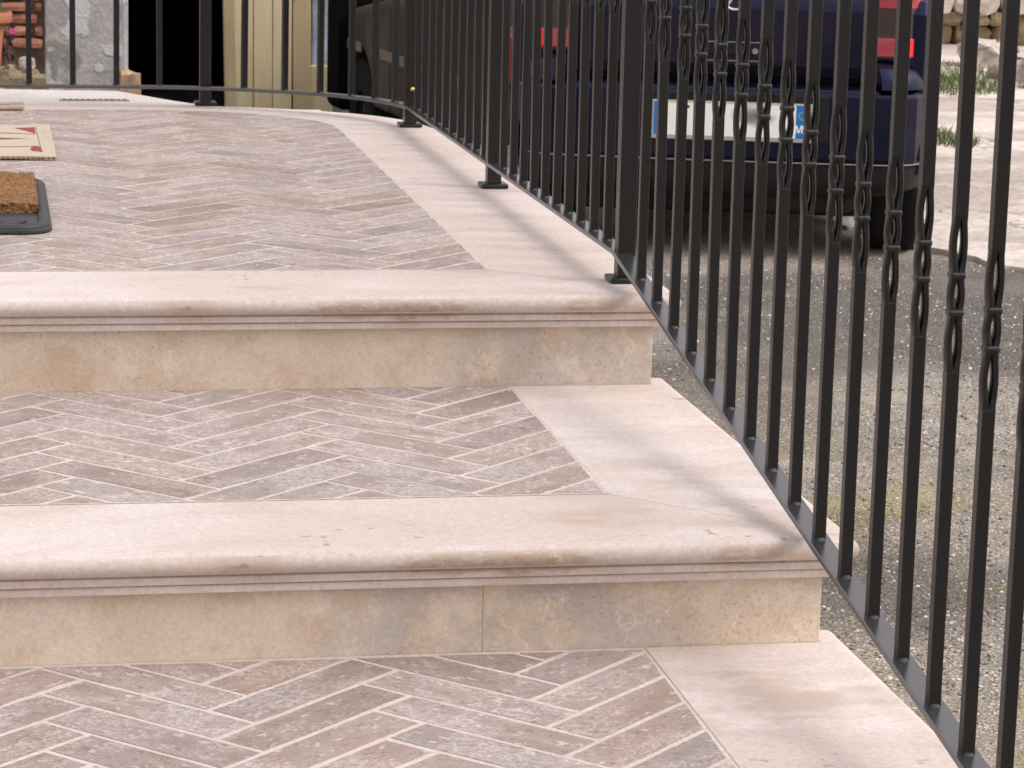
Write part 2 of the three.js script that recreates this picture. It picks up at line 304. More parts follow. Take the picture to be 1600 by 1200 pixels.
{ // loose chippings bedded in the worn surface
  const N = 42000, g = new THREE.IcosahedronGeometry(1, 0), im = new THREE.InstancedMesh(g, new THREE.MeshStandardMaterial({ roughness: 0.9 }), N), m = new THREE.Matrix4(), q = new THREE.Quaternion(), e = new THREE.Euler();
  const nz = (x, z, f, s) => fbm((x + 400) / 800, (z + 400) / 800, Math.round(800 * f), Math.round(800 * f), 4, s, 0.55);
  for (let i = 0; i < N; i++) {
    let x, z; do { z = -2.9 - 6.3 * Math.pow(rnd(), 1.15); x = 1.12 + 2.3 * rnd(); } while (rnd() > sm(0.35, 0.62, vn(x * 2.2 + 90, z * 2.2 + 90, 4096, 4096, 941)) * 0.9 + 0.12);
    const s = 0.0016 + 0.0040 * rnd() ** 3, t = rnd(), v = t < 0.42 ? rr(0.07, 0.16) : t < 0.84 ? rr(0.18, 0.36) : rr(0.42, 0.72), y = G + 0.03 * (nz(x, z, 0.8, 921) - 0.5);
    e.set(rr(0, 6), rr(0, 6), rr(0, 6)); q.setFromEuler(e); m.compose(new THREE.Vector3(x, y - s * 0.25, z), q, new THREE.Vector3(s * rr(0.9, 1.6), s * rr(0.7, 1.0), s)); im.setMatrixAt(i, m); im.setColorAt(i, lin(v, v * rr(0.90, 0.98), v * rr(0.78, 0.96)));
  }
  im.name = 'gravel'; im.castShadow = im.receiveShadow = true; im.userData = { label: 'loose grey chippings lying on the asphalt beside the steps', kind: 'stuff' }; scene.add(im);
}

// ---------------------------------------------------------------- the stone staircase
const SIDE = 1.085, DEPTH = 0.24;
const PROFILE = (() => {                                           // (outward offset, y below the top)
  const p = [[0, 0], [0.015, 0]]; for (let k = 0; k <= 12; k++) { const a = Math.PI / 2 - Math.PI * k / 12; p.push([0.023 + 0.0155 * Math.cos(a), -0.015 + 0.015 * Math.sin(a)]); }
  p.push([0.0192, -0.0300], [0.0192, -0.0322], [0.0225, -0.0330], [0.0232, -0.0338], [0.0228, -0.0424], [0.0220, -0.0432], [0.0145, -0.0434], [0.0145, -0.0450], [0.0168, -0.0458], [0.0174, -0.0466], [0.0174, -0.0552], [0.0166, -0.056], [0, -0.056]); return p;
})();
// a slab swept along a path of [x, z, normal x, normal z, mitre scale]; inner edge at -depth
function slab(path, y, inner) {
  const prof = [[-inner, -0.0535], [-inner, -0.0012], [-inner + 0.0012, 0], ...PROFILE.slice(inner < 0.02 ? 1 : 0)], n = prof.length, pos = [], idx = [];
  for (const [x, z, nx, nz, own] of path) prof.forEach(([o, h], j) => { const q = own !== undefined && j < 3 ? -own + (j === 2 ? 0.0012 : 0) : o; pos.push(x + nx * q, y + h, z + nz * q); });
  for (let i = 0; i < path.length - 1; i++) for (let j = 0; j < n; j++) { const a = i * n + j, b = i * n + (j + 1) % n; idx.push(a, a + n, b, b, a + n, b + n); }
  const cap = (base, flip) => { const c = prof.map((p) => new THREE.Vector2(p[0], p[1])); for (const t of THREE.ShapeUtils.triangulateShape(c, [])) idx.push(...(flip ? [base + t[0], base + t[2], base + t[1]] : [base + t[0], base + t[1], base + t[2]])); };
  cap(0, true); cap((path.length - 1) * n, false);
  const g = new THREE.BufferGeometry(); g.setAttribute('position', new THREE.Float32BufferAttribute(pos, 3)); g.setIndex(idx);
  return g;
}
const smoothSlab = (g, off) => {                                   // smooth round the torus, crisp elsewhere
  const q = uvBox(g, off); const p = q.attributes.position, nm = q.attributes.normal, map = new Map(), key = (i) => [p.getX(i), p.getY(i), p.getZ(i)].map((v) => Math.round(v * 2e4)).join();
  const fn = []; for (let i = 0; i < p.count; i++) { const k = key(i); if (!map.has(k)) map.set(k, []); map.get(k).push(i); fn.push(new THREE.Vector3().fromBufferAttribute(nm, i)); }
  for (const l of map.values()) for (const i of l) { const s = new THREE.Vector3(); for (const j of l) if (fn[i].dot(fn[j]) > 0.8) s.add(fn[j]); s.normalize(); nm.setXYZ(i, s.x, s.y, s.z); }
  return q;
};
const clipPoly = (poly, region) => {
  let out = poly;
  for (let i = 0; i < region.length && out.length; i++) {
    const [ax, az] = region[i], [bx, bz] = region[(i + 1) % region.length], inp = out; out = [];
    const side = (p) => (bx - ax) * (p[1] - az) - (bz - az) * (p[0] - ax);
    for (let k = 0; k < inp.length; k++) {
      const p = inp[k], q = inp[(k + 1) % inp.length], sp = side(p), sq = side(q);
      if (sp >= 0) out.push(p);
      if ((sp >= 0) !== (sq >= 0)) { const t = sp / (sp - sq); out.push([mix(p[0], q[0], t), mix(p[1], q[1], t)]); }
    }
  }
  return out;
};
function tileGeo(poly, y, along) {
  // ragged outline, a worn rounded edge and a face a little out of level
  const pts = []; for (let i = 0; i < poly.length; i++) {
    const p = poly[i], q = poly[(i + 1) % poly.length], L = Math.hypot(q[0] - p[0], q[1] - p[1]); if (L < 0.002) continue;
    const n = Math.max(1, Math.round(L / 0.045)), dx = (q[0] - p[0]) / L, dz = (q[1] - p[1]) / L;
    for (let k = 0; k < n; k++) { const t = k / n, o = k ? rr(-0.0010, 0.0007) : 0, cut = k ? 0 : Math.min(0.0018, L * 0.2); pts.push([p[0] + dx * (L * t + cut) + dz * o, p[1] + dz * (L * t + cut) - dx * o]); }
  }
  if (pts.length < 3) return null;
  const n = pts.length; let cx = 0, cz = 0; pts.forEach((p) => { cx += p[0] / n; cz += p[1] / n; });
  const tx = rr(-0.0018, 0.0018), tz = rr(-0.0018, 0.0018), lift = rr(0.0001, 0.0006), yt = (x, z) => y + lift + (x - cx) * tx + (z - cz) * tz;
  const ring = (inset, dy) => pts.map(([x, z]) => { const d = Math.hypot(x - cx, z - cz) || 1, k = Math.min(inset, d * 0.4); const X = x - (x - cx) / d * k, Z = z - (z - cz) / d * k; return [X, yt(X, Z) + dy, Z]; });
  const rings = [ring(0, -0.010), ring(0, -0.0009), ring(0.0010, 0)], pos = [], idx = [];
  rings.forEach((r) => r.forEach((p) => pos.push(...p)));
  for (let r = 0; r < 2; r++) for (let i = 0; i < n; i++) { const a = r * n + i, b = r * n + (i + 1) % n; idx.push(a, a + n, b, b, a + n, b + n); }
  for (const t of THREE.ShapeUtils.triangulateShape(pts.map((p) => new THREE.Vector2(p[0], p[1])), [])) { const A = 2 * n; idx.push(A + t[0], A + t[1], A + t[2]); }
  let g = new THREE.BufferGeometry(); g.setAttribute('position', new THREE.Float32BufferAttribute(pos, 3)); g.setIndex(idx);
  // wind every face outwards
  g = g.toNonIndexed(); const p = g.attributes.position, c = new THREE.Vector3(cx, y - 0.006, cz), a = new THREE.Vector3(), b = new THREE.Vector3(), d = new THREE.Vector3();
  for (let i = 0; i < p.count; i += 3) {
    a.fromBufferAttribute(p, i); b.fromBufferAttribute(p, i + 1); d.fromBufferAttribute(p, i + 2);
    const nn = b.clone().sub(a).cross(d.clone().sub(a)); if (nn.dot(a.clone().add(b).add(d).divideScalar(3).sub(c)) < 0) { p.setXYZ(i + 1, d.x, d.y, d.z); p.setXYZ(i + 2, b.x, b.y, b.z); }
  }
  const w = uvBox(g, [rr(0, 5), rr(0, 5)], along); return w;
}
const TW = 0.0765, TL = 0.281, JOINT = 0.0070, S2 = Math.SQRT1_2;
function herringbone(parent, region, y, u0, v0) {
  const xz = (u, v) => [(u + v) * S2, (u - v) * S2];
  let minX = 9, maxX = -9, minZ = 9, maxZ = -9; for (const [x, z] of region) { minX = Math.min(minX, x); maxX = Math.max(maxX, x); minZ = Math.min(minZ, z); maxZ = Math.max(maxZ, z); }
  const area = (p) => { let s = 0; p.forEach((a, i) => { const b = p[(i + 1) % p.length]; s += a[0] * b[1] - a[1] * b[0]; }); return s / 2; };
  const reg = area(region) < 0 ? region.slice().reverse() : region;
  let n = 0;
  for (let k = -60; k <= 60; k++) for (let m = -6; m <= 6; m++) {
    const du = u0 + k * TW + m * TL, dv = v0 - k * TW + m * TL;
    const rects = [[0, TL, 0, TW, 0], [TL, TL + TW, 0, TL, 1]];
    for (const [a, b, c, d, kind] of rects) {
      const J = JOINT / 2, q = [[a + J, c + J], [b - J, c + J], [b - J, d - J], [a + J, d - J]].map(([u, v]) => xz(u + du + rr(-0.0008, 0.0008), v + dv + rr(-0.0008, 0.0008)));
      if (q.every((p) => p[0] < minX) || q.every((p) => p[0] > maxX) || q.every((p) => p[1] < minZ) || q.every((p) => p[1] > maxZ)) continue;
      const poly = clipPoly(area(q) < 0 ? q.reverse() : q, reg); if (poly.length < 3 || Math.abs(area(poly)) < 0.0003) continue;
      const g = tileGeo(poly, y, kind ? -Math.PI / 4 : Math.PI / 4); if (!g) continue;
      const r = rnd(); part('paving_tile', g, tileMats[r < 0.9 ? (rnd() * 8 | 0) : 0], parent); n++;
    }
  }
  return n;
}
const stairs = thing('stone_staircase', 'pale limestone steps and landing with herringbone paved treads and rounded nosings', 'staircase');
function step(y, zr, yFoot, zBack, tileX, zTile, phase, splits, joints) {
  const yb = y - 0.0562, X0 = -1.6;
  const body = part('step', uvBox(new THREE.BoxGeometry(SIDE - 0.03 - X0, yb - (G - 0.4), zr - 0.031 - zBack).translate((SIDE - 0.03 + X0) / 2, (yb + G - 0.4) / 2, (zr - 0.031 + zBack) / 2)), M.riser, stairs);
  // riser slabs, side panel, mortar bed
  for (let i = 0; i < splits.length - 1; i++) { const a = splits[i], b = splits[i + 1]; part('riser_slab', uvBox(box(b - a - 0.0002, yb - yFoot + 0.03, 0.03, (a + b) / 2, (yb + yFoot - 0.03) / 2, zr - 0.015, 0.0015), [y === 0 ? -0.4 : y * 3.1 + 0.45, y * 5]), M.riser, body); }
  part('side_panel', uvBox(box(0.03, yb - G + 0.1, zr - 0.031 - zBack, SIDE - 0.0155, (yb + G - 0.1) / 2, (zr - 0.031 + zBack) / 2, 0.0015)), M.riser, body);
  const z2 = zTile, bed = part('mortar_bed', uvBox(new THREE.BoxGeometry(tileX + (y === 0 ? 0.02 : 0) - X0 - 0.0005, 0.05, z2 - zBack).translate((tileX + (y === 0 ? 0.02 : 0) + X0) / 2, y - 0.0252, (z2 + zBack) / 2)), M.grout, body);
  // nosing slabs in front, mitred at the corner
  const fj = joints.front; for (let i = 0; i < fj.length - 1; i++) {
    const end = i === fj.length - 2, a = fj[i] + 0.0006, b = fj[i + 1] - (end ? 0.0011 : 0.0006);
    const path = [[a, zr, 0, 1], ...(end ? [[b, zr, 1, 1]] : [[b, zr, 0, 1]])];
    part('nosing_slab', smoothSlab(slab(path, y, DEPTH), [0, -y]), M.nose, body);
  }
  return { body, bed };
}
const SPEC = [
  { y: 0, zr: -4.49, yFoot: -0.157, zBack: -7.43, zTile: -4.735, tileX: 0.848 },
  { y: -0.157, zr: -3.485, yFoot: -0.307, zBack: -4.489, zTile: -3.73, tileX: 0.846 },
  { y: -0.307, zr: -2.48, yFoot: -0.457, zBack: -3.484, zTile: -2.725, tileX: 0.844 },
  { y: -0.457, zr: -1.475, yFoot: G, zBack: -2.479, zTile: -1.72, tileX: 0.842 },
];
SPEC.forEach((s, n) => {
  const splits = [[-1.6, -0.35, 1.0848], [-1.6, -0.6, 0.627, 1.0848], [-1.6, 0.2, 1.0848], [-1.6, 0, 1.0848]][n];
  const { body } = step(s.y, s.zr, s.yFoot, s.zBack, s.tileX, s.zTile - 0.0005, null, splits, { front: [[-1.6, -0.3, SIDE], [-1.6, -0.45, SIDE], [-1.6, SIDE], [-1.6, SIDE]][n] });
  const tx = s.tileX - 0.004, zf = s.zTile - 0.004;
  if (n === 0) {
    // side border: straight pieces, then the rounded far corner
    const straight = [[-4.49, -5.75, true, 0.24, 0.2315], [-5.75, -6.62, false, 0.2315, 0.2255]];
    straight.forEach(([a, b, m, w0, w1], i) => part('border_slab', smoothSlab(slab(m ? [[SIDE, a - 0.0008, 1, 1, w0], [SIDE, b + 0.0006, 1, 0, w1]] : [[SIDE, a - 0.0006, 1, 0, w0], [SIDE, b + 0.0006, 1, 0, w1]], 0, DEPTH), [0.3 + i * 0.53, 0.2 + i * 0.31]), M.top, body));
    const C = [[SIDE, -6.6212, 0.2255], [1.085, -6.85, 0.2240], [1.070, -7.02, 0.208], [1.038, -7.15, 0.200], [0.985, -7.25, 0.190], [0.905, -7.335, 0.175], [0.80, -7.405, 0.150], [0.68, -7.455, 0.120], [0.54, -7.49, 0.106], [0.40, -7.50, 0.102]];
    const path = C.map(([x, z, w], i) => { const a = C[Math.max(0, i - 1)], b = C[Math.min(C.length - 1, i + 1)], dx = b[0] - a[0], dz = b[1] - a[1], L = Math.hypot(dx, dz); return i === 0 ? [x, z, 1, 0, w] : [x, z, -dz / L, dx / L, w]; });
    path[C.length - 1][2] = 0; path[C.length - 1][3] = -1;
    const finePath = []; for (let i = 0; i < path.length - 1; i++) for (let k = 0; k < 4; k++) { const q = (j) => path[clamp(j, 0, path.length - 1)], t = k / 4; finePath.push([0, 1, 2, 3, 4].map((c) => { const [p0, p1, p2, p3] = [q(i - 1)[c], q(i)[c], q(i + 1)[c], q(i + 2)[c]]; return 0.5 * (2 * p1 + (p2 - p0) * t + (2 * p0 - 5 * p1 + 4 * p2 - p3) * t * t + (3 * p1 - p0 - 3 * p2 + p3) * t ** 3); })); }
    finePath.push(path.at(-1));
    part('border_slab', smoothSlab(slab(finePath, 0, 0.2), [0.7, 0.1]), M.top, body);
    part('border_slab', smoothSlab(slab([[0.3992, -7.5, 0, -1], [-1.6, -7.5, 0, -1]], 0, 0.102), [0.4, 0.9]), M.top, body);
    const region = [[-1.0, -7.394], ...finePath.map((p) => [p[0] - p[2] * (p[4] + 0.004), p[1] - p[3] * (p[4] + 0.004)]).reverse(), [tx, zf], [-1.0, zf]];
    const hull = (() => { const p = region.slice().sort((a, b) => a[0] - b[0] || a[1] - b[1]), cr = (o, a, b) => (a[0] - o[0]) * (b[1] - o[1]) - (a[1] - o[1]) * (b[0] - o[0]); const half = (l) => { const h = []; for (const q of l) { while (h.length > 1 && cr(h.at(-2), h.at(-1), q) <= 0) h.pop(); h.push(q); } h.pop(); return h; }; return [...half(p), ...half(p.reverse())]; })();
    herringbone(body, hull, 0.0002, -3.30, 3.385);
  } else {
    const zb = s.zBack + 0.0005;
    part('border_slab', smoothSlab(slab([[SIDE, s.zr - 0.0008, 1, 1], [SIDE, zb, 1, 0]], s.y, DEPTH), [0.2 + n * 0.37, 0.5 * n]), M.top, body);
    part('border_slab', smoothSlab(slab([[SIDE, zb - 0.0002, 1, 0], [SIDE, zb - 0.056, 1, 0]], s.y, -0.001), [0.2 + n * 0.37, 0.5 * n]), M.top, body);
    const region = [[-1.0, zb - 0.0 - 0.0 + 0.0], [-1.0, zf], [tx, zf], [tx, zb]].map(([x, z]) => [x, z === zb ? zb - 0.0 : z]);
    for (const q of region) if (q[1] === zb) q[1] = s.zBack - 0.001 + 0.0095 * -0 - 0.0 + 0;
    const back = SPEC[n - 1].zr + 0.009 * 1;                      // a mortar fillet along the riser's foot
    region.forEach((q) => { if (q[1] < zf - 0.3) q[1] = SPEC[n - 1].zr - 0.0 + 0.0; });
    herringbone(body, region.map(([x, z]) => [x, z < zf - 0.3 ? SPEC[n - 1].zr - 0 + (n === 2 ? 0.012 : 0.004) : z]), s.y + 0.0002, n === 1 ? -3.051 : n === 2 ? -2.34 : -1.6, n === 1 ? 3.136 : n === 2 ? 2.418 : 1.685);
  }
});
// rough concrete apron behind the landing, with a short slot drain
{
  const apron = thing('concrete_apron', 'rough whitish concrete apron behind the landing railing with a slot drain', 'apron');
  const pts = [[-1.6, -7.54], [0.40, -7.54], [0.50, -7.545], [0.60, -7.535], [0.545, -7.61], [0.49, -7.70], [0.434, -7.81], [0.36, -7.95], [0.2, -7.965], [0.04, -7.985], [-0.6, -8.02], [-1.6, -8.05]];
  part('slab', uvBox(extrudeY(pts, 0.9, -0.903, 0.006)), M.concrete, apron);
  const grate = part('drain_frame', box(0.185, 0.004, 0.032, 0.285, -0.0018, -7.665, 0.001), mat({ color: lin(0.30, 0.27, 0.25), roughness: 0.7 }), apron);
  for (let i = 0; i < 11; i++) part('slot', box(rr(0.007, 0.012), 0.004, rr(0.014, 0.02), 0.205 + i * 0.016, -0.0011, -7.665 + rr(-0.003, 0.003), 0.001), M.dark, grate);  // raised near-black pieces, painted in for the shade inside the slots
}

// ---------------------------------------------------------------- the railing
{
  const rail = thing('iron_railing', 'black wrought iron railing with basket twist balusters round the landing and down the steps', 'railing');
  const BAR = 0.0150, loop = (y0, y1, bulge) => {
    const gs = [], K = 18, P = 14;
    for (const sgn of [-1, 1]) {
      const pos = [], idx = [];
      for (let i = 0; i <= K; i++) {
        const t = i / K, b = Math.sin(Math.PI * t) ** 1.45, cx = sgn * (0.0036 + bulge * b), tw = (-0.10 + 0.30 * (t - 0.5)) * sm(0, 0.25, Math.min(t, 1 - t)), hw = 0.0039 - 0.0002 * b, hd = 0.0075 - 0.0005 * b;
        for (let k = 0; k < P; k++) {
          const a = 2 * Math.PI * k / P, ca = Math.cos(a), sa = Math.sin(a), e = mix(0.22, 0.85, Math.sqrt(b)), x = cx + hw * Math.sign(ca) * Math.abs(ca) ** e, z = hd * Math.sign(sa) * Math.abs(sa) ** e + sgn * 0.0016 * b;
          pos.push(x * Math.cos(tw) - z * Math.sin(tw), mix(y0, y1, t), x * Math.sin(tw) + z * Math.cos(tw));
        }
      }
      for (let i = 0; i < K; i++) for (let k = 0; k < P; k++) { const a = i * P + k, b = i * P + (k + 1) % P; idx.push(a, a + P, b, b, a + P, b + P); }
      const g = new THREE.BufferGeometry(); g.setAttribute('position', new THREE.Float32BufferAttribute(pos, 3)); g.setAttribute('uv', new THREE.Float32BufferAttribute(new Float32Array(pos.length / 3 * 2), 2)); g.setIndex(idx); g.computeVertexNormals(); gs.push(g);
    }
    return gs;
  };
  const H = 0.93, y1 = 0.387, y2 = 0.560;
  const stave = bare([box(BAR, y1 + 0.001, BAR, 0, y1 / 2, 0, 0.0014), box(BAR, H - y2 + 0.001, BAR, 0, (H + y2) / 2, 0, 0.0014)]);
  const basket = bare([...loop(y1, 0.451, 0.0021), ...loop(0.453, 0.494, 0.0020), ...loop(0.496, y2, 0.0021), box(0.0184, 0.0095, 0.0178, 0, 0.4525, 0, 0.0042), box(0.0184, 0.0095, 0.0178, 0, 0.4945, 0, 0.0042)]);
  const weld = new THREE.CylinderGeometry(0.0085, 0.0115, 0.004, 10).translate(0, 0.001, 0);
  const staveAll = bare([stave, weld]);
  let proto = null;
  const baluster = (x, y, z, turn = 0) => {
    const b = proto ? proto.clone() : part('baluster', staveAll, M.iron, rail);
    if (!proto) { part('basket_twist', basket, M.iron, b); proto = b; }
    b.position.set(x, y, z); b.rotation.y = turn + rr(-0.02, 0.02); b.rotation.x = rr(-0.005, 0.005); b.rotation.z = rr(-0.005, 0.005); rail.add(b);
  };
  const post = (x, z, h = 1.0, y = 0) => {
    const p = part('post', box(0.030, h, 0.030, x, y + h / 2, z, 0.002), M.iron, rail);
    part('base_plate', box(0.058, 0.010, 0.056, x, y + 0.0055, z, 0.004), M.iron, p); return p;
  };
  const RX = 1.05, FOOT = 0.054;
  post(RX + 0.006, -4.592); post(RX, -5.827); const p3 = post(RX - 0.003, -7.017); post(0.572, -7.53);
  const stud = new THREE.LatheGeometry([[0, 0], [0.006, 0], [0.0065, 0.003], [0.0045, 0.005], [0.006, 0.008], [0.0052, 0.012], [0.003, 0.0145], [0, 0.015]].map((p) => new THREE.Vector2(...p)), 16).rotateX(Math.PI / 2).translate(RX - 0.001, 0.097, -7.002);
  part('brass_knob', stud, M.brass, p3, 'small shiny brass knob on the post at the bend');
  // bottom bar and handrail follow one line in plan
  const bend = [[RX, -7.0], [1.035, -7.075], [1.008, -7.145], [0.968, -7.215], [0.915, -7.285], [0.85, -7.345], [0.775, -7.395], [0.685, -7.44], [0.60, -7.47], [0.48, -7.497], [0.35, -7.51], [0.0, -7.515], [-1.5, -7.52]];
  const sweep = (line, w, t) => {                                  // flat bar along [x, y, z]
    const pos = [], idx = [];
    line.forEach(([x, y, z], i) => { const a = line[Math.max(0, i - 1)], b = line[Math.min(line.length - 1, i + 1)], dx = b[0] - a[0], dz = b[2] - a[2], L = Math.hypot(dx, dz), nx = -dz / L, nz = dx / L, c = 0.0012;
      for (const [o, h] of [[-w / 2, -t / 2 + c], [-w / 2, t / 2 - c], [-w / 2 + c, t / 2], [w / 2 - c, t / 2], [w / 2, t / 2 - c], [w / 2, -t / 2 + c], [w / 2 - c, -t / 2], [-w / 2 + c, -t / 2]]) pos.push(x + nx * o, y + h, z + nz * o); });
    for (let i = 0; i < line.length - 1; i++) for (let k = 0; k < 8; k++) { const a = i * 8 + k, b = i * 8 + (k + 1) % 8; idx.push(a, b, a + 8, b, b + 8, a + 8); }
    for (const [s, f] of [[0, 0], [(line.length - 1) * 8, 1]]) for (let k = 1; k < 7; k++) idx.push(...(f ? [s, s + k, s + k + 1] : [s, s + k + 1, s + k]));
    const g = new THREE.BufferGeometry(); g.setAttribute('position', new THREE.Float32BufferAttribute(pos, 3)); g.setIndex(idx); return uvBox(g);
  };
  const Z0 = -4.60, slope = 0.1615, Zend = -1.9, yAt = (z) => (z > Z0 ? -slope * (z - Z0) : 0);
  const line = (y) => [[RX, y + yAt(Zend), Zend], [RX, y, Z0], [RX, y, -6.99], ...bend.slice(1).map(([x, z]) => [x, y, z])];
  part('bottom_rail', sweep(line(0.050), 0.031, 0.0085), M.ironBarBright, rail);
  part('handrail', sweep(line(0.982), 0.042, 0.012), M.iron, rail);
  for (let i = 0; i < 22; i++) { const z = -4.440 + 0.1164 * i; if (z < Zend) baluster(RX, yAt(z) + FOOT, z - 0.004); }
  for (let i = 1; i < 11; i++) baluster(RX, FOOT, mix(-5.827, -4.592, i / 11));
  for (let i = 1; i < 11; i++) baluster(RX, FOOT, mix(-7.017, -5.827, i / 11));
  for (const [x, z] of [[1.022, -7.11], [0.982, -7.19], [0.930, -7.268], [0.857, -7.340], [0.770, -7.398], [0.668, -7.447]]) baluster(x, FOOT, z, 0.3);
  for (let i = 0; i < 14; i++) baluster(0.450 - 0.1135 * i, FOOT, -7.505 - 0.001 * i);
}

// ---------------------------------------------------------------- mats on the landing
function canvasTex(w, h, draw) { const c = document.createElement('canvas'); c.width = w; c.height = h; draw(c.getContext('2d'), w, h); const t = new THREE.CanvasTexture(c); t.colorSpace = THREE.SRGBColorSpace; return t; }
{
  const rug = thing('rug', 'small cream rug with red triangles lying beyond the coir doormat', 'rug', [-0.18, 0.0022, -6.617]);
  const W = 0.66, D = 0.665;
  const t = canvasTex(1024, 1024, (c) => {
    c.fillStyle = '#bdb19d'; c.fillRect(0, 0, 1024, 1024);
    for (let i = 0; i < 9000; i++) { const v = Math.floor(rr(150, 225)); c.fillStyle = `rgba(${v},${v - 12},${v - 34},0.25)`; c.fillRect(rr(0, 1024), rr(0, 1024), rr(2, 9), rr(1, 3)); }
    const px = (x) => (x + 0.18 + W / 2) / W * 1024, pz = (z) => (z + 6.617 + D / 2) / D * 1024, tri = (a) => { c.beginPath(); a.forEach(([x, z], i) => c[i ? 'lineTo' : 'moveTo'](px(x), pz(z))); c.closePath(); c.fill(); };
    c.fillStyle = '#8e4038';
    for (const x0 of [0.112, -0.085]) {
      tri([[x0, -6.885], [x0, -6.735], [x0 - 0.052, -6.868]]); tri([[x0 - 0.19, -6.775], [x0, -6.735], [x0, -6.722], [x0 - 0.19, -6.745]]);
      tri([[x0 - 0.19, -6.675], [x0 - 0.008, -6.635], [x0 - 0.19, -6.585]]); tri([[x0 - 0.19, -6.49], [x0, -6.495], [x0, -6.482], [x0 - 0.19, -6.47]]);
      tri([[x0 - 0.012, -6.48], [x0 + 0.004, -6.49], [x0 + 0.010, -6.372], [x0 - 0.012, -6.385], [x0 - 0.018, -6.43]]);
    }
    c.strokeStyle = 'rgba(70,55,40,0.5)'; c.lineWidth = 4; c.beginPath(); c.moveTo(px(0.114), pz(-6.90)); c.lineTo(px(0.120), pz(-6.36)); c.stroke();
    for (let i = 0; i < 70; i++) { c.fillStyle = 'rgba(80,70,60,0.10)'; c.fillRect(px(rr(0.118, 0.146)), pz(rr(-6.85, -6.6)), rr(6, 26), rr(3, 12)); }
  });
  const g = new THREE.BoxGeometry(W, 0.007, D, 24, 1, 24); { const p = g.attributes.position; for (let i = 0; i < p.count; i++) p.setY(i, p.getY(i) + 0.0035 + 0.0016 * Math.sin(p.getX(i) * 21) * Math.sin(p.getZ(i) * 13)); g.computeVertexNormals(); }
  part('weave', g, mat({ map: t, roughness: 0.95 }), rug);
  const edge = []; for (let i = 0; i < 60; i++) edge.push(new THREE.SphereGeometry(0.0034, 6, 4).scale(1.3, 0.9, 0.8).translate(-W / 2 + (i + 0.5) * W / 60, 0.0045, D / 2 + 0.001));
  part('stitched_edge', bare(edge), mat({ color: lin(0.25, 0.16, 0.125), roughness: 1 }), rug);
}
{
  const m = thing('doormat', 'black rubber doormat with a brown coir brush centre at the left edge', 'doormat', [-0.16, 0.0022, -5.51]);
  const rubber = mat({ color: lin(0.030, 0.032, 0.036), roughness: 0.55 });
  const round = (w, d, r, n = 8) => { const a = []; for (const [sx, sz, q] of [[1, 1, 0], [-1, 1, 1], [-1, -1, 2], [1, -1, 3]]) for (let k = 0; k <= n; k++) { const t = (q + k / n) * Math.PI / 2; a.push([sx * (w / 2 - r) + r * Math.cos(t), sz * (d / 2 - r) + r * Math.sin(t)]); } return a; };
  const W = 0.55, D = 0.72;
  part('rubber_base', uvBox(extrudeY(round(W, D, 0.05), 0.008, 0, 0.002)), rubber, m);
  const rim = new THREE.CatmullRomCurve3(round(W - 0.03, D - 0.03, 0.045).map(([x, z]) => new THREE.Vector3(x, 0.010, z)), true);
  part('rim', new THREE.TubeGeometry(rim, 120, 0.011, 8, true).scale(1, 0.8, 1), rubber, m);
  const scr = []; for (let i = 0; i < 5; i++) for (const s of [-1, 1]) { const cx = -0.19 + i * 0.092; for (const r of [0.020, 0.034, 0.048]) scr.push(new THREE.TorusGeometry(r, 0.0045, 6, 24, Math.PI).rotateX(s > 0 ? Math.PI / 2 : -Math.PI / 2).translate(cx, 0.010, s > 0 ? 0.255 : -0.255)); }
  part('scrollwork', bare(scr), rubber, m);
  const coirTex = texPair(512, 512, (u, v) => { const a = fbm(u, v, 150, 150, 2, 951), b = fbm(u, v, 6, 6, 4, 961), c = mix3([0.15, 0.075, 0.027], [0.33, 0.175, 0.075], sm(0.25, 0.75, a)), k = mix(0.8, 1.2, b); return [c[0] * k, c[1] * k, c[2] * k, a]; }, [3, 3]);
  const cw = 0.505, cd = 0.47, g = new THREE.BoxGeometry(cw, 0.022, cd, 60, 3, 60), p = g.attributes.position;
  for (let i = 0; i < p.count; i++) { const k = Math.round(p.getX(i) * 5000) * 3 + Math.round(p.getZ(i) * 5000) * 7 + Math.round(p.getY(i) * 9000) * 11; p.setXYZ(i, p.getX(i) + (hash(k, 1, 3) - 0.5) * 0.006, p.getY(i) + (p.getY(i) > 0.008 ? (hash(k, 2, 3) - 0.5) * 0.006 : 0) + 0.016, p.getZ(i) + (hash(k, 3, 3) - 0.5) * 0.006 - 0.095); }
  part('coir_brush', uvBox(g), mat({ roughness: 1 }, coirTex, 0.004), m);
}
{
  const m = thing('runner_mat', 'thin brown woven mat at the far left edge of the landing', 'mat', [-0.30, 0.0022, -7.40]);
  const t = texPair(256, 256, (u, v) => { const a = fbm(u, v, 60, 60, 3, 971), b = fbm(u, v, 8, 30, 3, 981), c = mix3([0.20, 0.11, 0.08], [0.46, 0.36, 0.28], sm(0.4, 0.6, b)); return [c[0], c[1], c[2], a]; }, [4, 4]);
  part('weave', uvBox(box(0.79, 0.011, 0.10, 0, 0.0055, 0, 0.005)), mat({ roughness: 1 }, t, 0.003), m);
}

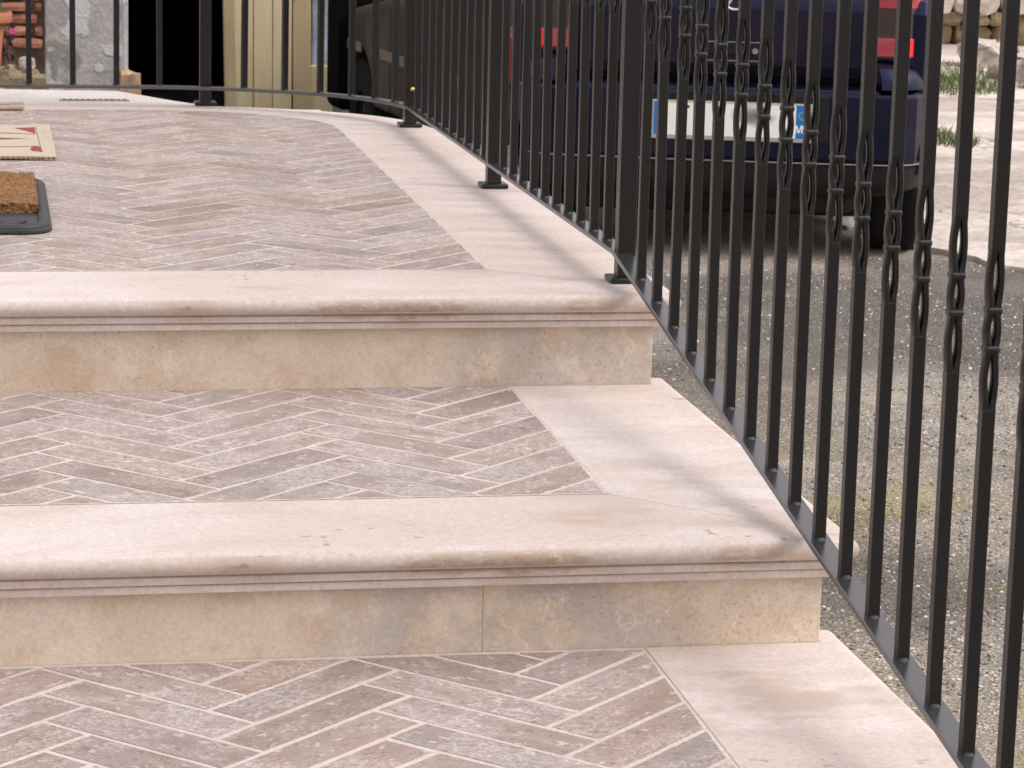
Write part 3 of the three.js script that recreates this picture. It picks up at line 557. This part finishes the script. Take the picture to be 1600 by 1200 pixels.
// ---------------------------------------------------------------- cars
const glass = new THREE.MeshPhysicalMaterial({ color: lin(0.02, 0.024, 0.026), roughness: 0.05, clearcoat: 1 });
const tyreM = new THREE.MeshPhysicalMaterial({ color: lin(0.010, 0.010, 0.010), roughness: 0.85, specularIntensity: 0.4 }), rimM = new THREE.MeshStandardMaterial({ color: lin(0.32, 0.32, 0.33), metalness: 0.8, roughness: 0.45 });
const arc = (cz, cy, r, a0, a1, n = 14) => { const o = []; for (let k = 0; k <= n; k++) { const a = mix(a0, a1, k / n); o.push([cz + r * Math.cos(a), cy + r * Math.sin(a)]); } return o; };
function carShell(car, paint, hw, L, rearZ, wheelR, axles, lift) {
  // local frame: rear of the car towards +z, ground at y = 0
  const lo = 0.24 + lift, [zr, zf] = axles, R = wheelR + 0.06;
  const lower = [[rearZ, lo + 0.06], [rearZ, 0.84 + lift], [rearZ - 0.02, 0.885 + lift], [rearZ - 0.10, 0.925 + lift], [rearZ - 0.5, 0.945 + lift], [-L * 0.66, 0.92 + lift], [-L + 0.25, 0.80 + lift], [-L + 0.05, 0.70 + lift], [-L, 0.52 + lift], [-L + 0.03, lo],
    ...arc(zf, wheelR, R, Math.PI - 0.1, 0.1), ...arc(zr, wheelR, R, Math.PI - 0.1, 0.1)].filter((p, i, a) => !i || Math.hypot(p[0] - a[i - 1][0], p[1] - a[i - 1][1]) > 0.004);
  part('body', uvBox(extrudeX(lower, 2 * hw, 0.05)), paint, car);
  const cab = [[rearZ - 0.10, 0.90 + lift], [rearZ - 0.22, 1.10 + lift], [rearZ - 0.52, 1.36 + lift], [rearZ - 0.8, 1.41 + lift], [-L * 0.52, 1.40 + lift], [-L * 0.60, 1.34 + lift], [-L * 0.76, 0.90 + lift]];
  part('cabin', uvBox(extrudeX(cab, 2 * hw - 0.16, 0.10)), paint, car);
  part('rear_window', uvBox(box(2 * hw - 0.42, 0.40, 0.012, 0, 0, 0, 0.005)), glass, car).position.set(0, 1.19 + lift, rearZ - 0.325); car.children.at(-1).rotation.x = -0.72;
  part('windscreen', uvBox(box(2 * hw - 0.42, 0.48, 0.012, 0, 0, 0, 0.005)), glass, car).position.set(0, 1.12 + lift, -L * 0.685); car.children.at(-1).rotation.x = 0.86;
  for (const s of [-1, 1]) for (const [a, b] of [[rearZ - 0.45, -L * 0.36], [-L * 0.38, -L * 0.62]]) {
    part('side_window', uvBox(extrudeX([[a, 0.97 + lift], [a - 0.12, 1.30 + lift], [b + 0.06, 1.30 + lift], [b, 0.97 + lift]], 0.012, 0.002).translate(s * (hw - 0.077), 0, 0)), glass, car);
    part('door_seam', box(0.004, 0.60, 0.010, s * (hw - 0.001), 0.58 + lift, b, 0.001), M.dark, car);
  }
  for (const z of [zr, zf]) for (const s of [-1, 1]) {
    const w = part('wheel', new THREE.LatheGeometry([[0.10, -0.085], [wheelR - 0.02, -0.09], [wheelR - 0.004, -0.078], [wheelR, -0.06], [wheelR, -0.022], [wheelR - 0.007, -0.020], [wheelR - 0.007, -0.014], [wheelR, -0.012], [wheelR, 0.012], [wheelR - 0.007, 0.014], [wheelR - 0.007, 0.020], [wheelR, 0.022], [wheelR, 0.06], [wheelR - 0.004, 0.078], [wheelR - 0.02, 0.09], [0.10, 0.085]].map((p) => new THREE.Vector2(...p)), 48).rotateZ(Math.PI / 2), tyreM, car);
    w.position.set(s * (hw - 0.10), wheelR, z);
    part('rim', new THREE.LatheGeometry([[0, 0.05], [0.06, 0.05], [0.08, 0.035], [0.15, 0.03], [0.19, 0.07], [0.20, 0.085]].map((p) => new THREE.Vector2(...p)), 32).rotateZ(-s * Math.PI / 2), rimM, w);
  }
}
{
  const paint = new THREE.MeshPhysicalMaterial({ color: lin(0.0115, 0.0135, 0.038), metalness: 0.95, roughness: 0.27, clearcoat: 0.3, clearcoatRoughness: 0.05 });
  const TH = THREE.MathUtils.degToRad(-16.2);
  const car = thing('parked_car', 'dark blue hatchback seen from behind through the railing', 'car', [2.449 - 0.04 * Math.cos(TH), G, -9.119 + 0.04 * Math.sin(TH)], TH);
  const o = 0.04;                                                  // plate sits right of the car's own middle
  carShell(car, paint, 0.70, 3.6, -0.12, 0.275, [-0.49, -2.85], 0);
  part('underbody', uvBox(box(1.18, 0.14, 3.1, 0, 0.205, -1.80, 0.02)), M.blackPlastic, car);  // box hung low and shaped to keep light out beneath the car
  const lid = part('tailgate', uvBox(extrudeX([[-0.15, 0.628], [-0.100, 0.628], [-0.092, 0.66], [-0.088, 0.845], [-0.096, 0.870], [-0.120, 0.897], [-0.22, 0.94], [-0.25, 0.93]], 0.98, 0.012)), paint, car);
  part('lid_gap', box(1.0, 0.020, 0.03, 0, 0.614, -0.125, 0.002), M.dark, car);
  // latch recess with its bright outline, keyhole and ring badge
  const rec = part('latch_recess', box(0.19, 0.058, 0.006, o, 0.703, -0.0895, 0.003), M.blackPlastic, lid);
  for (const [w, h, x, y] of [[0.196, 0.0035, 0, 0.031], [0.196, 0.0035, 0, -0.031], [0.0035, 0.06, -0.098, 0], [0.0035, 0.06, 0.098, 0]]) part('chrome_line', box(w, h, 0.006, o + x, 0.703 + y, -0.0870, 0.001), rimM, rec);
  part('lip', box(0.16, 0.009, 0.012, o - 0.01, 0.696, -0.0855, 0.003), paint, rec);
  const chrome = new THREE.MeshStandardMaterial({ color: lin(0.85, 0.85, 0.86), metalness: 1, roughness: 0.12 });
  part('keyhole', new THREE.CylinderGeometry(0.010, 0.010, 0.012, 20).rotateX(Math.PI / 2).translate(o + 0.068, 0.706, -0.085), rimM, lid);
  const bd = [new THREE.TorusGeometry(0.043, 0.0052, 8, 40).translate(o - 0.005, 0.885, -0.090)];
  bd.push(box(0.008, 0.085, 0.006, 0, 0, 0, 0.002).rotateZ(-0.55).translate(o - 0.012, 0.885, -0.090), box(0.008, 0.06, 0.006, 0, 0, 0, 0.002).rotateZ(0.45).translate(o + 0.010, 0.878, -0.090));
  part('ring_badge', bare(bd), chrome, lid);
  // tail lights
  const red = new THREE.MeshPhysicalMaterial({ color: lin(1.0, 0.004, 0.006), roughness: 0.35, clearcoat: 1 }), redDim = new THREE.MeshPhysicalMaterial({ color: lin(0.36, 0.022, 0.045), roughness: 0.3, clearcoat: 1 }), smoke = new THREE.MeshPhysicalMaterial({ color: lin(0.028, 0.015, 0.013), roughness: 0.3, clearcoat: 0.5 });
  for (const s of [-1, 1]) {
    const plan = (a, b, off) => { const pts = []; for (let k = 0; k <= 10; k++) { const x = mix(a, b, k / 10), z = -0.102 - 0.11 * sm(0.60, 0.72, x) + off; pts.push([s * x, z]); } pts.push([s * b, -0.26], [s * a, -0.16]); return pts; };
    const tl = part('tail_light', uvBox(extrudeY(plan(0.500, 0.700, 0), 0.27, 0.692, 0.004)), smoke, car, s > 0 ? 'right tail light with a bright red lower lens' : undefined);
    part('red_lens', uvBox(extrudeY(plan(0.504, 0.590, 0.003), 0.062, 0.699, 0.003)), redDim, tl);
    part('red_lens', uvBox(extrudeY(plan(0.592, 0.697, 0.004), 0.062, 0.699, 0.003)), red, tl);
    part('red_lens', uvBox(extrudeY(plan(0.504, 0.697, 0.003), 0.09, 0.860, 0.003)), redDim, tl);
    const ribs = []; for (let k = 0; k < 6; k++) ribs.push(extrudeY(plan(0.60, 0.69, 0.0062), 0.0032, 0.703 + k * 0.0095, 0.001, 1));
    part('lens_ribs', uvBox(bare(ribs)), red, tl);
  }
  // bumper: painted upper half with sloping shelf, bare lower half
  const plan = (hw, f, back) => { const a = [[-hw, back]]; for (let k = 0; k <= 24; k++) { const x = mix(-hw, hw, k / 24), t = Math.abs(x) / hw; a.push([x, f - 0.035 * t * t - 0.15 * sm(0.82, 1.0, t) ** 2]); } a.push([hw, back]); return a; };
  const bm = part('bumper', uvBox(extrudeY(plan(0.715, 0.0, -0.42), 0.235, 0.345, 0.014, 3)), paint, car);
  const shelf = []; { const K = 8, pos = [], idx = []; for (let q = 0; q <= K; q++) { const t = q / K * Math.PI / 2, P = plan(0.710 - 0.02 * (1 - Math.cos(t)), -0.010 - 0.085 * (1 - Math.cos(t)), -0.4); for (const [x, z] of P) pos.push(x, 0.566 + 0.040 * Math.sin(t), z); } const n = pos.length / 3 / (K + 1); for (let q = 0; q < K; q++) for (let k = 0; k < n - 1; k++) { const a = q * n + k; idx.push(a, a + 1, a + n, a + 1, a + n + 1, a + n); } const g = new THREE.BufferGeometry(); g.setAttribute('position', new THREE.Float32BufferAttribute(pos, 3)); g.setAttribute('uv', new THREE.Float32BufferAttribute(new Float32Array(pos.length / 3 * 2), 2)); g.setIndex(idx); g.computeVertexNormals(); shelf.push(g); }
  part('bumper_shelf', shelf[0], paint, bm);
  for (const s of [-1, 1]) { const K = 8, pos = [], idx = []; let n = 0; for (let q = 0; q <= K; q++) { const t = q / K * Math.PI / 2, P = plan(0.712 - 0.05 * (1 - Math.cos(t)), -0.004 - 0.108 * (1 - Math.cos(t)), -0.30).filter(([x]) => x * s > 0.48); n = P.length; for (const [x, z] of P) pos.push(x, 0.594 + 0.094 * Math.sin(t), z); }
    for (let q = 0; q < K; q++) for (let k = 0; k < n - 1; k++) { const a = q * n + k; idx.push(a, a + 1, a + n, a + 1, a + n + 1, a + n); } const g = new THREE.BufferGeometry(); g.setAttribute('position', new THREE.Float32BufferAttribute(pos, 3)); g.setAttribute('uv', new THREE.Float32BufferAttribute(new Float32Array(pos.length / 3 * 2), 2)); g.setIndex(idx); g.computeVertexNormals(); part('bumper_shoulder', g, paint, bm); }
  { const rows = [[0.341, 1, 0], [0.325, 1.004, 0.002], [0.285, 0.998, 0], [0.250, 0.965, -0.012], [0.229, 0.90, -0.045]], pos = [], idx = []; for (const [y, k, f] of rows) for (const [x, z] of plan(0.700 * k, -0.012 + f, -0.40)) pos.push(x, y - 0.0, z);
    const n = pos.length / 3 / rows.length; for (let q = 0; q < rows.length - 1; q++) for (let k = 0; k < n - 1; k++) { const a = q * n + k; idx.push(a, a + n, a + 1, a + 1, a + n, a + n + 1); }
    const g = new THREE.BufferGeometry(); g.setAttribute('position', new THREE.Float32BufferAttribute(pos, 3)); g.setAttribute('uv', new THREE.Float32BufferAttribute(new Float32Array(pos.length / 3 * 2), 2)); g.setIndex(idx); g.computeVertexNormals(); part('valance', g, M.blackPlastic, bm); }
  part('trim_line', uvBox(extrudeY(plan(0.712, 0.001, -0.40), 0.0035, 0.3415, 0.0005, 1)), mat({ color: lin(0.28, 0.27, 0.25), roughness: 0.7 }), bm);
  // number plate on a flat dark panel with the recess's shade painted in
  part('plate_shade_panel', box(0.60, 0.155, 0.010, o + 0.02, 0.492, 0.000, 0.004), M.blackPlastic, bm);
  const plate = part('plate_frame', box(0.534, 0.130, 0.008, o, 0.478, 0.0085, 0.003), mat({ color: lin(0.42, 0.41, 0.40), roughness: 0.5 }), bm);
  const pt = canvasTex(1024, 224, (c, w, h) => {
    c.fillStyle = '#fafbf7'; c.fillRect(0, 0, w, h); c.fillStyle = '#f3ecc0'; c.fillRect(80, 0, 860, 10);
    c.fillStyle = '#1d74c4'; c.fillRect(0, 0, 74, h); c.fillRect(w - 92, 0, 92, h);
    c.strokeStyle = '#8fb0a0'; c.lineWidth = 7; c.beginPath(); c.arc(w - 45, 68, 27, 0, 7); c.stroke(); c.fillStyle = '#ffffff'; c.font = 'bold 74px sans-serif'; c.textAlign = 'center'; c.fillText('MC', w - 46, 186);
    c.fillStyle = '#e8e0a0'; for (let k = 0; k < 12; k++) c.fillRect(36 + 20 * Math.cos(k * 0.5236), 52 + 20 * Math.sin(k * 0.5236), 4, 4);
    for (const [x, y, r, a] of [[620, 70, 120, 0.55], [690, 110, 95, 0.5], [590, 95, 80, 0.35], [700, 60, 70, 0.5], [760, 90, 50, 0.3]]) for (let k = 12; k > 0; k--) { c.fillStyle = `rgba(40,42,44,${a / 10})`; c.beginPath(); c.ellipse(x, y, r * k / 12, r * 0.62 * k / 12, 0, 0, 7); c.fill(); }  // soft grey smear painted over the characters
    c.fillStyle = '#2a2a2c'; c.fillRect(150, 30, 16, 150); c.fillRect(212, 20, 20, 20); c.fillRect(318, 92, 10, 18);
  });
  const face = new THREE.PlaneGeometry(0.520, 0.110).translate(o, 0.482, 0.0131);
  part('number_plate', face, mat({ map: pt, roughness: 0.4 }), plate, 'white number plate with blue ends and smeared illegible characters');
  for (const s of [-1, 1]) part('plate_light', box(0.05, 0.014, 0.016, o + s * 0.12, 0.572, 0.004, 0.004), M.blackPlastic, bm);
  // silencer under the right side
  part('silencer', new THREE.CapsuleGeometry(0.062, 0.24, 6, 16).rotateZ(Math.PI / 2).scale(1, 0.8, 1).translate(0.30, 0.195, -0.26), mat({ color: lin(0.03, 0.027, 0.025), roughness: 0.8 }), car);
  part('exhaust_pipe', new THREE.CylinderGeometry(0.02, 0.02, 0.2, 14).rotateX(Math.PI / 2).translate(0.40, 0.185, -0.13), M.blackPlastic, car);
}
{
  const dt = texPair(512, 512, (u, v) => { const a = fbm(u, v, 4, 3, 6, 991, 0.6), b = fbm(u, v, 30, 20, 4, 995), c = mix3([0.022, 0.016, 0.014], [0.085, 0.062, 0.05], sm(0.35, 0.7, a) * 0.7 + 0.3 * b); return [c[0], c[1], c[2], b]; }, [0.7, 0.7]);
  const paint = mat({ roughness: 0.75 }, dt, 0.001), y = G - 0.45;
  // nose to the left of the photograph, left side towards the landing
  const TH = THREE.MathUtils.degToRad(6), L = 3.5;
  const car = thing('dusty_car', 'dusty brown car with a pale side strip parked beyond the landing near the door', 'car', [3.11, y, -13.05], TH);
  carShell(car, paint, 0.74, L, -0.04, 0.28, [-0.62, -2.92], 0.02);
  for (const s of [-1, 1]) part('side_strip', uvBox(box(0.014, 0.055, 1.9, s * 0.742, 0.63, -1.62, 0.006)), mat({ color: lin(0.17, 0.13, 0.115), roughness: 0.6 }), car);
  for (const s of [-1, 1]) part('side_strip', uvBox(box(0.014, 0.055, 0.36, s * 0.742, 0.63, -3.02, 0.006)), mat({ color: lin(0.17, 0.13, 0.115), roughness: 0.6 }), car);
  part('bumper', uvBox(extrudeY([[-0.80, -3.16], [-0.81, -3.40], [-0.72, -3.56], [-0.4, -3.62], [0.4, -3.62], [0.72, -3.56], [0.81, -3.40], [0.80, -3.16]], 0.72, 0.24, 0.06, 5)), M.dark, car);
  part('bumper', uvBox(extrudeY([[-0.76, -0.4], [-0.77, -0.02], [-0.6, 0.05], [0.6, 0.05], [0.77, -0.02], [0.76, -0.4]], 0.24, 0.30, 0.02, 3)), M.blackPlastic, car);
  for (const s of [-1, 1]) part('tail_light', uvBox(box(0.13, 0.22, 0.06, s * 0.64, 0.80, -0.045, 0.01)), mat({ color: lin(0.25, 0.02, 0.02), roughness: 0.3 }), car);
}

// ---------------------------------------------------------------- the old house at the back left
{
  const FZ = -16.9, Y0 = -1.5;
  const h = thing('old_house', 'old house front with crumbling brick and plaster round a dark doorway', 'house', [0, 0, FZ]);
  part('wall', uvBox(new THREE.BoxGeometry(2.6, 4.6, 0.5).translate(-0.96, Y0 + 2.3, -0.33)), M.mortar, h, 'bare brick and mortar wall');
  part('plaster_pier', uvBox(box(0.455, 4.6, 0.60, 0.5675, Y0 + 2.3, -0.30, 0.012), [0.13, 0.4]), M.plaster, h, 'flaking grey plaster pier');
  part('door_jamb', uvBox(box(0.032, 4.58, 0.57, 0.812, Y0 + 2.3, -0.296, 0.006)), M.plasterWhite, h, 'whitewashed edge of the doorway');
  part('lintel', uvBox(box(1.15, 1.6, 0.5, 1.40, 2.3, -0.35, 0.01)), M.plaster, h);
  part('plaster_wall', uvBox(box(1.0, 4.6, 0.5, 2.42, Y0 + 2.3, -0.31, 0.015), [0.6, 0.2]), M.plasterBlue, h, 'blue grey plaster right of the door');
  part('plinth', uvBox(box(0.14, 0.97, 0.03, 1.985, -1.185, -0.05, 0.01)), M.plank[0], h, 'cream painted foot of the wall');
  for (const [w, hh, d, x, yy, z] of [[0.2, 4.2, 3, 0.72, Y0 + 2.1, -2.1], [0.2, 4.2, 3, 2.6, Y0 + 2.1, -2.1], [2.1, 4.2, 0.2, 1.66, Y0 + 2.1, -3.65], [2.1, 0.2, 3.0, 1.66, 1.6, -2.1]]) part('inner_wall', uvBox(new THREE.BoxGeometry(w, hh, d).translate(x, yy, z)), M.dark, h);  // coloured near black so the unlit room's darkness is painted in
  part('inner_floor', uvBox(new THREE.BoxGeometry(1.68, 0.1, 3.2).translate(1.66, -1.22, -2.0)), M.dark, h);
  // bricks
  let y = -1.25, row = 0;
  while (y < 0.2) {
    const bh = rr(0.052, 0.062);
    for (let x = -0.75 - (row % 2) * 0.11; x < 0.335;) {
      const L = Math.min(rr(0.17, 0.23), 0.338 - x); if (L < 0.05) break;
      if (rnd() > (y < -0.62 ? 0.75 : 0.16)) { const b = part('brick', stoneGeo(L - 0.014, bh, 0.10, 0.10, 2), M.brick[rnd() * 3 | 0], h); b.position.set(x + L / 2, y + bh / 2, -0.055 + rr(-0.025, 0.018)); b.rotation.z = rr(-0.03, 0.03); }
      x += L;
    }
    y += bh + 0.014; row++;
  }
  // rubble at the foot of the brick wall
  for (let i = 0; i < 46; i++) { const s = rr(0.06, 0.17), r = part('rubble_stone', stoneGeo(s * 1.3, s, s, 0.2), rnd() < 0.72 ? M.rockOlive : M.rock, h); r.position.set(rr(-0.55, 0.27), rr(-1.05, -0.66) + 0.0, 0.10 + rr(-0.05, 0.2)); r.position.y = -0.66 - (r.position.z - 0.02) * 1.2 + rr(-0.10, 0.02); r.rotation.set(rr(-0.4, 0.4), rr(0, 3), rr(-0.4, 0.4)); }
  part('rubble_bank', uvBox(new THREE.BoxGeometry(1.1, 0.8, 0.35).translate(-0.21, -1.16, 0.10)), M.rockOlive, h);
  // the boarded door leaf
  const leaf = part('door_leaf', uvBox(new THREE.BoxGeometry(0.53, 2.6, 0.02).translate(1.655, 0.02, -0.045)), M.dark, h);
  const edges = [1.378, 1.450, 1.566, 1.683, 1.800, 1.913];
  for (let i = 0; i < 5; i++) {
    const w = edges[i + 1] - edges[i] - 0.005, p = part('plank', uvBox(box(w, 2.62, i ? 0.026 : 0.05, 0, 0, 0, 0.004), [i * 0.3, i * 0.17]), M.plank[[1, 0, 0, 0, 2][i]], leaf);
    p.position.set((edges[i] + edges[i + 1]) / 2, 0.02, i ? -0.018 + rr(-0.002, 0.002) : -0.004); p.rotation.z = i ? rr(0.004, 0.010) : 0.022;
  }
}
{
  const b = thing('stone_block', 'tan block of stone lying at the foot of the dark doorway', 'block', [0.815, -0.98, -16.42]);
  part('block', stoneGeo(0.13, 0.29, 0.14, 0.10, 3).translate(0, 0.145, 0), mat({ color: lin(0.85, 0.66, 0.46), roughness: 0.9 }, rockTex, 0.01), b);
}
{
  const pot = thing('flower_pot', 'orange terracotta flower pot with dark green plant against the brick wall', 'flower pot', [-0.02, -0.76, -16.34]);
  const terra = mat({ roughness: 0.9, color: lin(1.25, 1.05, 0.85) }, brickTex, 0.002);
  part('pot', new THREE.LatheGeometry([[0, 0], [0.085, 0], [0.090, 0.01], [0.122, 0.335], [0.150, 0.337], [0.166, 0.345], [0.168, 0.395], [0.162, 0.402], [0.148, 0.402], [0.140, 0.37], [0, 0.365]].map((p) => new THREE.Vector2(...p)), 40), terra, pot);
  const leaves = []; for (let i = 0; i < 90; i++) { const L = rr(0.05, 0.10), g = new THREE.PlaneGeometry(L * 0.6, L, 2, 3), p = g.attributes.position; for (let k = 0; k < p.count; k++) { const t = (p.getY(k) / L + 0.5); p.setX(k, p.getX(k) * Math.sin(Math.PI * clamp(t * 0.9 + 0.06))); p.setZ(k, -0.35 * L * t * t); } const a = rr(0, 6.28), r = 0.11 * Math.sqrt(rnd()); leaves.push(g.translate(0, L / 2, 0).rotateX(rr(-1.2, 0.3)).rotateY(a).translate(Math.cos(a) * r, 0.38 + rr(0, 0.22), Math.sin(a) * r)); }
  const gm = bare(leaves); gm.computeVertexNormals(); part('foliage', gm, new THREE.MeshStandardMaterial({ color: lin(0.022, 0.06, 0.020), roughness: 0.6, side: THREE.DoubleSide }), pot);
}
{
  const w = thing('pink_flower', 'small dark weed with a pink flower growing out of the brick wall', 'flower', [0.13, -0.55, -16.72]);
  const leaf = []; for (let i = 0; i < 46; i++) { const L = rr(0.025, 0.05), a = rr(0, 6.28), r = 0.06 * Math.sqrt(rnd()); leaf.push(new THREE.CircleGeometry(L / 2, 6).scale(0.7, 1.3, 1).rotateX(rr(-0.9, 0.4)).rotateY(a).translate(Math.cos(a) * r - 0.03, rr(-0.10, 0.08), Math.sin(a) * r)); }
  const st = new THREE.CylinderGeometry(0.003, 0.004, 0.24, 6).translate(-0.03, -0.03, -0.03);
  part('foliage', bare([...leaf, st]), new THREE.MeshStandardMaterial({ color: lin(0.055, 0.025, 0.030), roughness: 0.8, side: THREE.DoubleSide }), w);
  const pet = []; for (let i = 0; i < 6; i++) pet.push(new THREE.SphereGeometry(0.014, 8, 6).scale(1, 0.45, 0.7).translate(0.014, 0, 0).rotateY(i * 1.047).rotateX(0.9)); part('petals', bare(pet).translate(0.02, 0.055, 0.05), mat({ color: lin(0.42, 0.06, 0.16), roughness: 0.7 }), w);
}
renderer.render(scene, camera);
